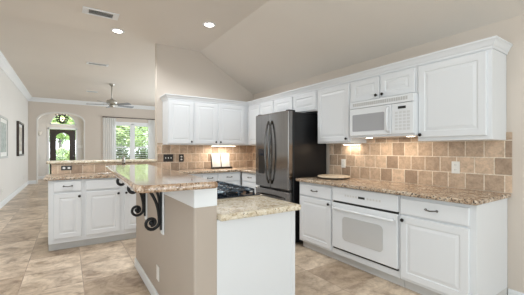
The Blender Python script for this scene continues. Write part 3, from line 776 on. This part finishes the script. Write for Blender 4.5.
# ------------------------------------------------------------------ counter items
t = thing('cookbook', 'open cookbook with white pages propped on a dark stand', 'book', (2.36, 4.94, CT2 + 0.03))
A = math.radians(11)
R = Matrix.Rotation(-A, 4, 'X')
for s in (-1, 1):
    bm = BM(); n = 8; pts = []
    for i in range(n + 1):
        u = i / n; pts.append((s * (0.010 + 0.165 * u), -0.018 * math.sin(PI * min(1, u * 1.15)) * (1 - 0.3 * u)))
    pts2 = [(x, 0.0) for x, y in pts[::-1]]
    poly = pts + [(pts[-1][0], 0.006), (s * 0.010, 0.006)]
    prism(bm, poly, 'z', 0.0, 0.245); bmesh.ops.transform(bm, matrix=R, verts=bm.verts)
    obj('pages', bm, M['page'], t)
bm = B(-0.178, 0.178, 0.007, 0.012, -0.004, 0.25); bmesh.ops.transform(bm, matrix=R, verts=bm.verts); obj('cover', bm, M['wood_dark'], t)
t = thing('book_stand', 'dark wooden book stand holding the open cookbook', 'stand', (2.36, 4.94, CT2 + 0.001))
obj('ledge', B(-0.20, 0.20, -0.05, 0.03, 0.0, 0.022), M['wood_dark'], t, bevel=0.003)
bm = B(-0.19, 0.19, 0.016, 0.026, -0.005, 0.22); bmesh.ops.transform(bm, matrix=Matrix.Translation((0, 0, 0.029)) @ R, verts=bm.verts); obj('back_board', bm, M['wood_dark'], t)
obj('lip', B(-0.19, 0.19, -0.05, -0.042, 0.022, 0.034), M['wood_dark'], t)

t = thing('turntable', 'round pale stone turntable on range wall countertop beside the refrigerator', 'turntable', (2.90, 2.70, CT + 0.001))
obj('base', lathe(BM(), [(0.12, 0), (0.12, 0.012), (0.1, 0.014)], n=40), M['stone_rim'], t, True)
obj('plate', lathe(BM(), [(0.14, 0.014), (0.205, 0.018), (0.21, 0.026), (0.207, 0.033), (0.195, 0.036), (0.05, 0.034)], n=48), M['board'], t, False)

# ------------------------------------------------------------------ ceiling fittings
def downlight(label, loc, power):
    t = thing('recessed_light', label, 'light', loc, 0, 'recessed kitchen ceiling lights')
    obj('trim_ring', lathe(BM(), [(0.062, -0.001), (0.095, -0.001), (0.095, -0.006), (0.088, -0.012), (0.066, -0.012), (0.062, -0.008)], n=32, open_ring=True), M['trim'], t, True)
    obj('lens', lathe(BM(), [(0.0625, -0.002), (0.0625, -0.006), (0.03, -0.007)], n=28), M['lamp_on'], t)
    l = bpy.data.lights.new('downlight_beam', 'SPOT'); l.energy = power; l.spot_size = 2.5; l.spot_blend = 0.6; l.shadow_soft_size = 0.06; l.color = (0.92, 0.97, 1.0)
    o = bpy.data.objects.new('downlight_beam', l); COL.objects.link(o); o.location = (0, 0, -0.02); o.parent = t
downlight('lit recessed ceiling light over the island in front of the vault', (1.70, 3.96, HK), 48)
downlight('lit recessed ceiling light over the sink beside the ceiling fold', (0.63, 4.93, HK), 40)
downlight('added unseen ceiling light over the aisle before the island bar', (-0.1, 3.3, HK), 62)  # extra downlight out of view, added to brighten the peninsula fronts
downlight('added unseen ceiling light over the aisle before the oven', (1.6, 1.1, HK), 15)  # second out-of-view downlight, added as kitchen fill
def vent(label, cx, cy, z, lx, ly, bars):
    t = thing('ceiling_vent', label, 'vent', (cx, cy, z))
    bm = BM(); f = 0.03
    box(bm, -lx / 2, lx / 2, -ly / 2, -ly / 2 + f, -0.012, 0); box(bm, -lx / 2, lx / 2, ly / 2 - f, ly / 2, -0.012, 0)
    box(bm, -lx / 2, -lx / 2 + bars, -ly / 2 + f, ly / 2 - f, -0.012, 0); box(bm, lx / 2 - bars, lx / 2, -ly / 2 + f, ly / 2 - f, -0.012, 0)
    obj('frame', bm, M['trim'], t, bevel=0.002)
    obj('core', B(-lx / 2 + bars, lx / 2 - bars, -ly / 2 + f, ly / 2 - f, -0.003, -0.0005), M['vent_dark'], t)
    bm = BM(); n = 7
    for k in range(n):
        y = -ly / 2 + f + (ly - 2 * f) * (k + 0.5) / n
        prism(bm, [(y - 0.006, -0.010), (y - 0.004, -0.010), (y + 0.006, -0.003), (y + 0.004, -0.003)], 'x', -lx / 2 + bars, lx / 2 - bars)
    obj('slats', bm, M['trim'], t)
vent('white air vent in kitchen ceiling, largest of the ceiling vents', 0.365, 4.42, HK, 0.42, 0.20, 0.07)
vent('white air vent in living room ceiling before the ceiling fan', 0.57, 7.71, HL, 0.44, 0.17, 0.05)
vent('small white air vent in living room ceiling beyond the fan', 0.68, 11.46, HL, 0.34, 0.2, 0.04)

fn = thing('ceiling_fan', 'nickel ceiling fan with grey blades hanging in the living room', 'fan', (1.10, 9.85, HL))
obj('canopy', lathe(BM(), [(0.085, 0), (0.085, -0.01), (0.05, -0.05), (0.02, -0.07)], n=24), M['nickel'], fn, True)
obj('downrod', lathe(BM(), [(0.014, -0.06), (0.014, -0.47)], n=10), M['nickel'], fn, True)
obj('motor', lathe(BM(), [(0.03, -0.44), (0.06, -0.47), (0.13, -0.49), (0.15, -0.52), (0.15, -0.58), (0.12, -0.61), (0.05, -0.62)], n=28), M['nickel'], fn, True)
lk = obj('switch_housing', lathe(BM(), [(0.05, -0.62), (0.07, -0.63), (0.065, -0.67), (0.03, -0.69)], n=20), M['nickel'], fn, True)
for k in range(5):
    a = math.radians(-52 + 72 * k); rot = Matrix.Rotation(a, 4, 'Z')
    bm = B(0.13, 0.24, -0.012, 0.012, -0.62, -0.605); bmesh.ops.transform(bm, matrix=rot, verts=bm.verts); ir = obj('blade_iron', bm, M['nickel'], fn)
    bm = prism(BM(), rounded([(0.2, -0.05), (0.68, -0.075), (0.68, 0.075), (0.2, 0.05)], [0.01, 0.05, 0.05, 0.01]), 'z', -0.004, 0.004)
    bmesh.ops.transform(bm, matrix=rot @ Matrix.Translation((0, 0, -0.62)) @ Matrix.Rotation(math.radians(-15), 4, 'X'), verts=bm.verts)
    obj('blade', bm, M['blade'], ir)

# ------------------------------------------------------------------ living room and foyer things
def picture(label, y0, y1, z0, z1, fm, am, fw, d):
    t = thing('framed_picture', label, 'picture', (XL, (y0 + y1) / 2, (z0 + z1) / 2), PI / 2)
    hw, hh = (y1 - y0) / 2, (z1 - z0) / 2
    bm = BM()
    box(bm, -hw, hw, -d, 0, -hh, -hh + fw); box(bm, -hw, hw, -d, 0, hh - fw, hh); box(bm, -hw, -hw + fw, -d, 0, -hh + fw, hh - fw); box(bm, hw - fw, hw, -d, 0, -hh + fw, hh - fw)
    obj('frame', bm, fm, t, bevel=0.003)
    obj('mat_board', B(-hw + fw, hw - fw, -0.012, -0.002, -hh + fw, hh - fw), M['outlet_white'], t)
    i = 0.09
    obj('print', B(-hw + fw + i, hw - fw - i, -0.0135, -0.012, -hh + fw + i, hh - fw - i), am, t)
picture('framed grey-green picture on left wall, the nearer of two', 8.35, 9.36, 1.09, 2.04, M['frame_grey'], M['art_green'], 0.05, 0.03)
picture('dark-framed tan picture on left wall, nearer the foyer arch', 11.0, 12.2, 1.1, 2.12, M['frame_dark'], M['art_tan'], 0.05, 0.06)

rd = thing('curtain_rod', 'dark grey curtain rod across the living room window', 'curtain rod', (2.3, YF - 0.1, 2.66))
bm = BM(); tube(bm, [(-1.06, 0, 0), (1.2, 0, 0)], 0.016, 10); obj('pole', bm, M['rodm'], rd, True)
for x in (-1.08, 1.22): obj('finial', lathe(BM(), [(0.02, -0.02), (0.036, -0.005), (0.038, 0.01), (0.02, 0.03)], (x, 0, 0), 'x', 12), M['rodm'], rd, True)
for x in (-0.95, 1.05): obj('bracket', B(x - 0.012, x + 0.012, 0.0, 0.099, -0.03, 0.01), M['rodm'], rd)
def curtain(label, x0, x1):
    bm = BM(); n = 90; rows = 6; V = []
    for j in range(rows + 1):
        z = 0.03 + 2.60 * j / rows; r = []
        for i in range(n + 1):
            u = i / n; ph = u * 2 * PI * 7
            r.append(bm.verts.new((x0 + (x1 - x0) * u + 0.006 * math.sin(ph * 2), YF - 0.058 + 0.011 * math.sin(ph + 0.4 * math.sin(j)), z)))
        V.append(r)
    for a, b in zip(V, V[1:]):
        for i in range(n): bm.faces.new((a[i], a[i + 1], b[i + 1], b[i]))
    tag(obj('curtain', bm, M['sheer'], smooth=True), label, 'curtain', 'sheer white curtains')
curtain('sheer white curtain hanging left of the living room window', 1.22, 1.72)
curtain('sheer white curtain hanging right of the living room window', 3.02, 3.44)

ln = thing('pendant_lantern', 'dark iron bowl lantern hanging in the foyer arch', 'lantern', (-0.20, 15.1, 3.06))
obj('canopy', lathe(BM(), [(0.06, 0.04), (0.06, 0.03), (0.02, -0.035)], n=16), M['iron'], ln, True)
bm = BM()
for k in range(6): tube(bm, [(0.008 * math.cos(a * PI / 4) * (1 if k % 2 else 0), 0.008 * math.cos(a * PI / 4) * (0 if k % 2 else 1), -0.03 - 0.045 * k - 0.024 + 0.03 * math.sin(a * PI / 4)) for a in range(9)], 0.003, 5)
obj('chain', bm, M['iron'], ln, True)
bm = BM()
for z, r in ((-0.31, 0.10), (-0.42, 0.22), (-0.50, 0.21), (-0.60, 0.14)):
    tube(bm, [(r * math.cos(a * PI / 12), r * math.sin(a * PI / 12), z) for a in range(25)], 0.018, 6)
for k in range(6):
    a = k * PI / 3
    tube(bm, [(r * math.cos(a), r * math.sin(a), z) for r, z in ((0.01, -0.29), (0.10, -0.31), (0.17, -0.36), (0.22, -0.42), (0.21, -0.5), (0.14, -0.60), (0.01, -0.66))], 0.015, 6)
    tube(bm, [(r * math.cos(a), r * math.sin(a), z) for r, z in ((0.17, -0.36), (0.22, -0.34), (0.24, -0.30), (0.21, -0.28))], 0.011, 5)
obj('cage', bm, M['iron'], ln, True)
for k in range(3):
    a = k * 2 * PI / 3 + 0.3; c = obj('candle', lathe(BM(), [(0.012, -0.56), (0.012, -0.48)], (0.06 * math.cos(a), 0.06 * math.sin(a), 0), n=8), M['outlet_white'], ln)
    obj('bulb', lathe(BM(), [(0.008, -0.48), (0.022, -0.455), (0.018, -0.43), (0.004, -0.40)], (0.06 * math.cos(a), 0.06 * math.sin(a), 0), n=10), M['bulb'], c, True)
pl = bpy.data.lights.new('lantern_glow', 'POINT'); pl.energy = 4; pl.color = (1, 0.8, 0.55); pl.shadow_soft_size = 0.05
po = bpy.data.objects.new('lantern_glow', pl); COL.objects.link(po); po.parent = ln; po.location = (0, 0, -0.46)

sc = thing('wall_sconce', 'small white sconce on the foyer wall left of the door', 'sconce', (-1.02, FY, 1.98))
obj('back_plate', lathe(BM(), [(0.05, 0.0005), (0.05, 0.012), (0.03, 0.02)], axis='-y', n=16), M['nickel'], sc, True)
bm = lathe(BM(), [(0.03, -0.09), (0.05, -0.06), (0.075, 0.02), (0.085, 0.09)], (0, -0.09, 0), n=18); obj('shade', bm, M['page'], sc, True)
bm = BM(); tube(bm, [(0, -0.015, 0), (0, -0.06, -0.04), (0, -0.09, -0.09)], 0.008, 6); obj('arm', bm, M['nickel'], sc, True)

# ------------------------------------------------------------------ outside
g = struct('ground_outside', B(-12, 16, FY + 0.2, 34, -0.3, -0.15), M['lawn']); g['kind'] = 'structure'
struct('ground_porch', B(1.1, 16, YF + 0.16, FY + 0.19, -0.3, -0.15), M['lawn'])
def foliage(bm, c, r, n, leaf):
    for _ in range(n):
        d = Vector((random.gauss(0, 1), random.gauss(0, 1), random.gauss(0, 1))).normalized() * (random.random() ** 0.35)
        p = Vector((c[0] + d.x * r[0], c[1] + d.y * r[1], c[2] + d.z * r[2]))
        a = Vector((random.gauss(0, 1), random.gauss(0, 1), random.gauss(0, 0.6))).normalized(); b = a.orthogonal().normalized()
        s = leaf * random.uniform(0.6, 1.3)
        bm.faces.new([bm.verts.new(p + q) for q in (-a * s, b * s * 0.45, a * s, -b * s * 0.45)])
def shrub(label, x, y, h, r, m, group):
    t = thing('shrub', label, 'shrub', (x, y, -0.15), 0, group)
    bm = BM(); foliage(bm, (0, 0, h * 0.55), (r, r * 0.8, h * 0.48), 1500, 0.085)
    obj('foliage', bm, M[m], t)
    bm = BM()
    for k in range(4): tube(bm, [(0.03 * k - 0.05, 0, 0), (0.08 * k - 0.12, 0.02 * k, h * 0.5)], 0.015, 5)
    obj('stems', bm, M['bark'], t)
shrub('dark green shrub seen through left half of the living room window', 1.95, 15.4, 1.75, 0.58, 'leaf_dark', 'garden shrubs outside')
shrub('dark green shrub seen through right half of the living room window', 3.2, 15.5, 1.6, 0.58, 'leaf_dark', 'garden shrubs outside')
shrub('light green shrub outside the glass of the front door', -0.2, 17.6, 1.5, 0.6, 'leaf_light', 'garden shrubs outside')
def tree(label, x, y, h, r, m):
    t = thing('tree', label, 'tree', (x, y, -0.15), 0, 'trees in the front garden')
    bm = BM(); foliage(bm, (0, 0, h - r * 0.5), (r, r, r * 0.8), 2600, 0.15); obj('crown', bm, M[m], t)
    bm = BM(); tube(bm, [(0, 0, 0), (0.05, 0, h * 0.5), (0, 0.05, h)], 0.1, 8, lambda u: 1.3 - 0.9 * u); obj('trunk', bm, M['bark'], t)
tree('leafy tree behind the shrubs outside the living room window', 3.2, 19.5, 3.4, 1.5, 'leaf_light')
tree('leafy tree outside the front door transom', -0.4, 20.0, 3.9, 1.6, 'leaf_light')
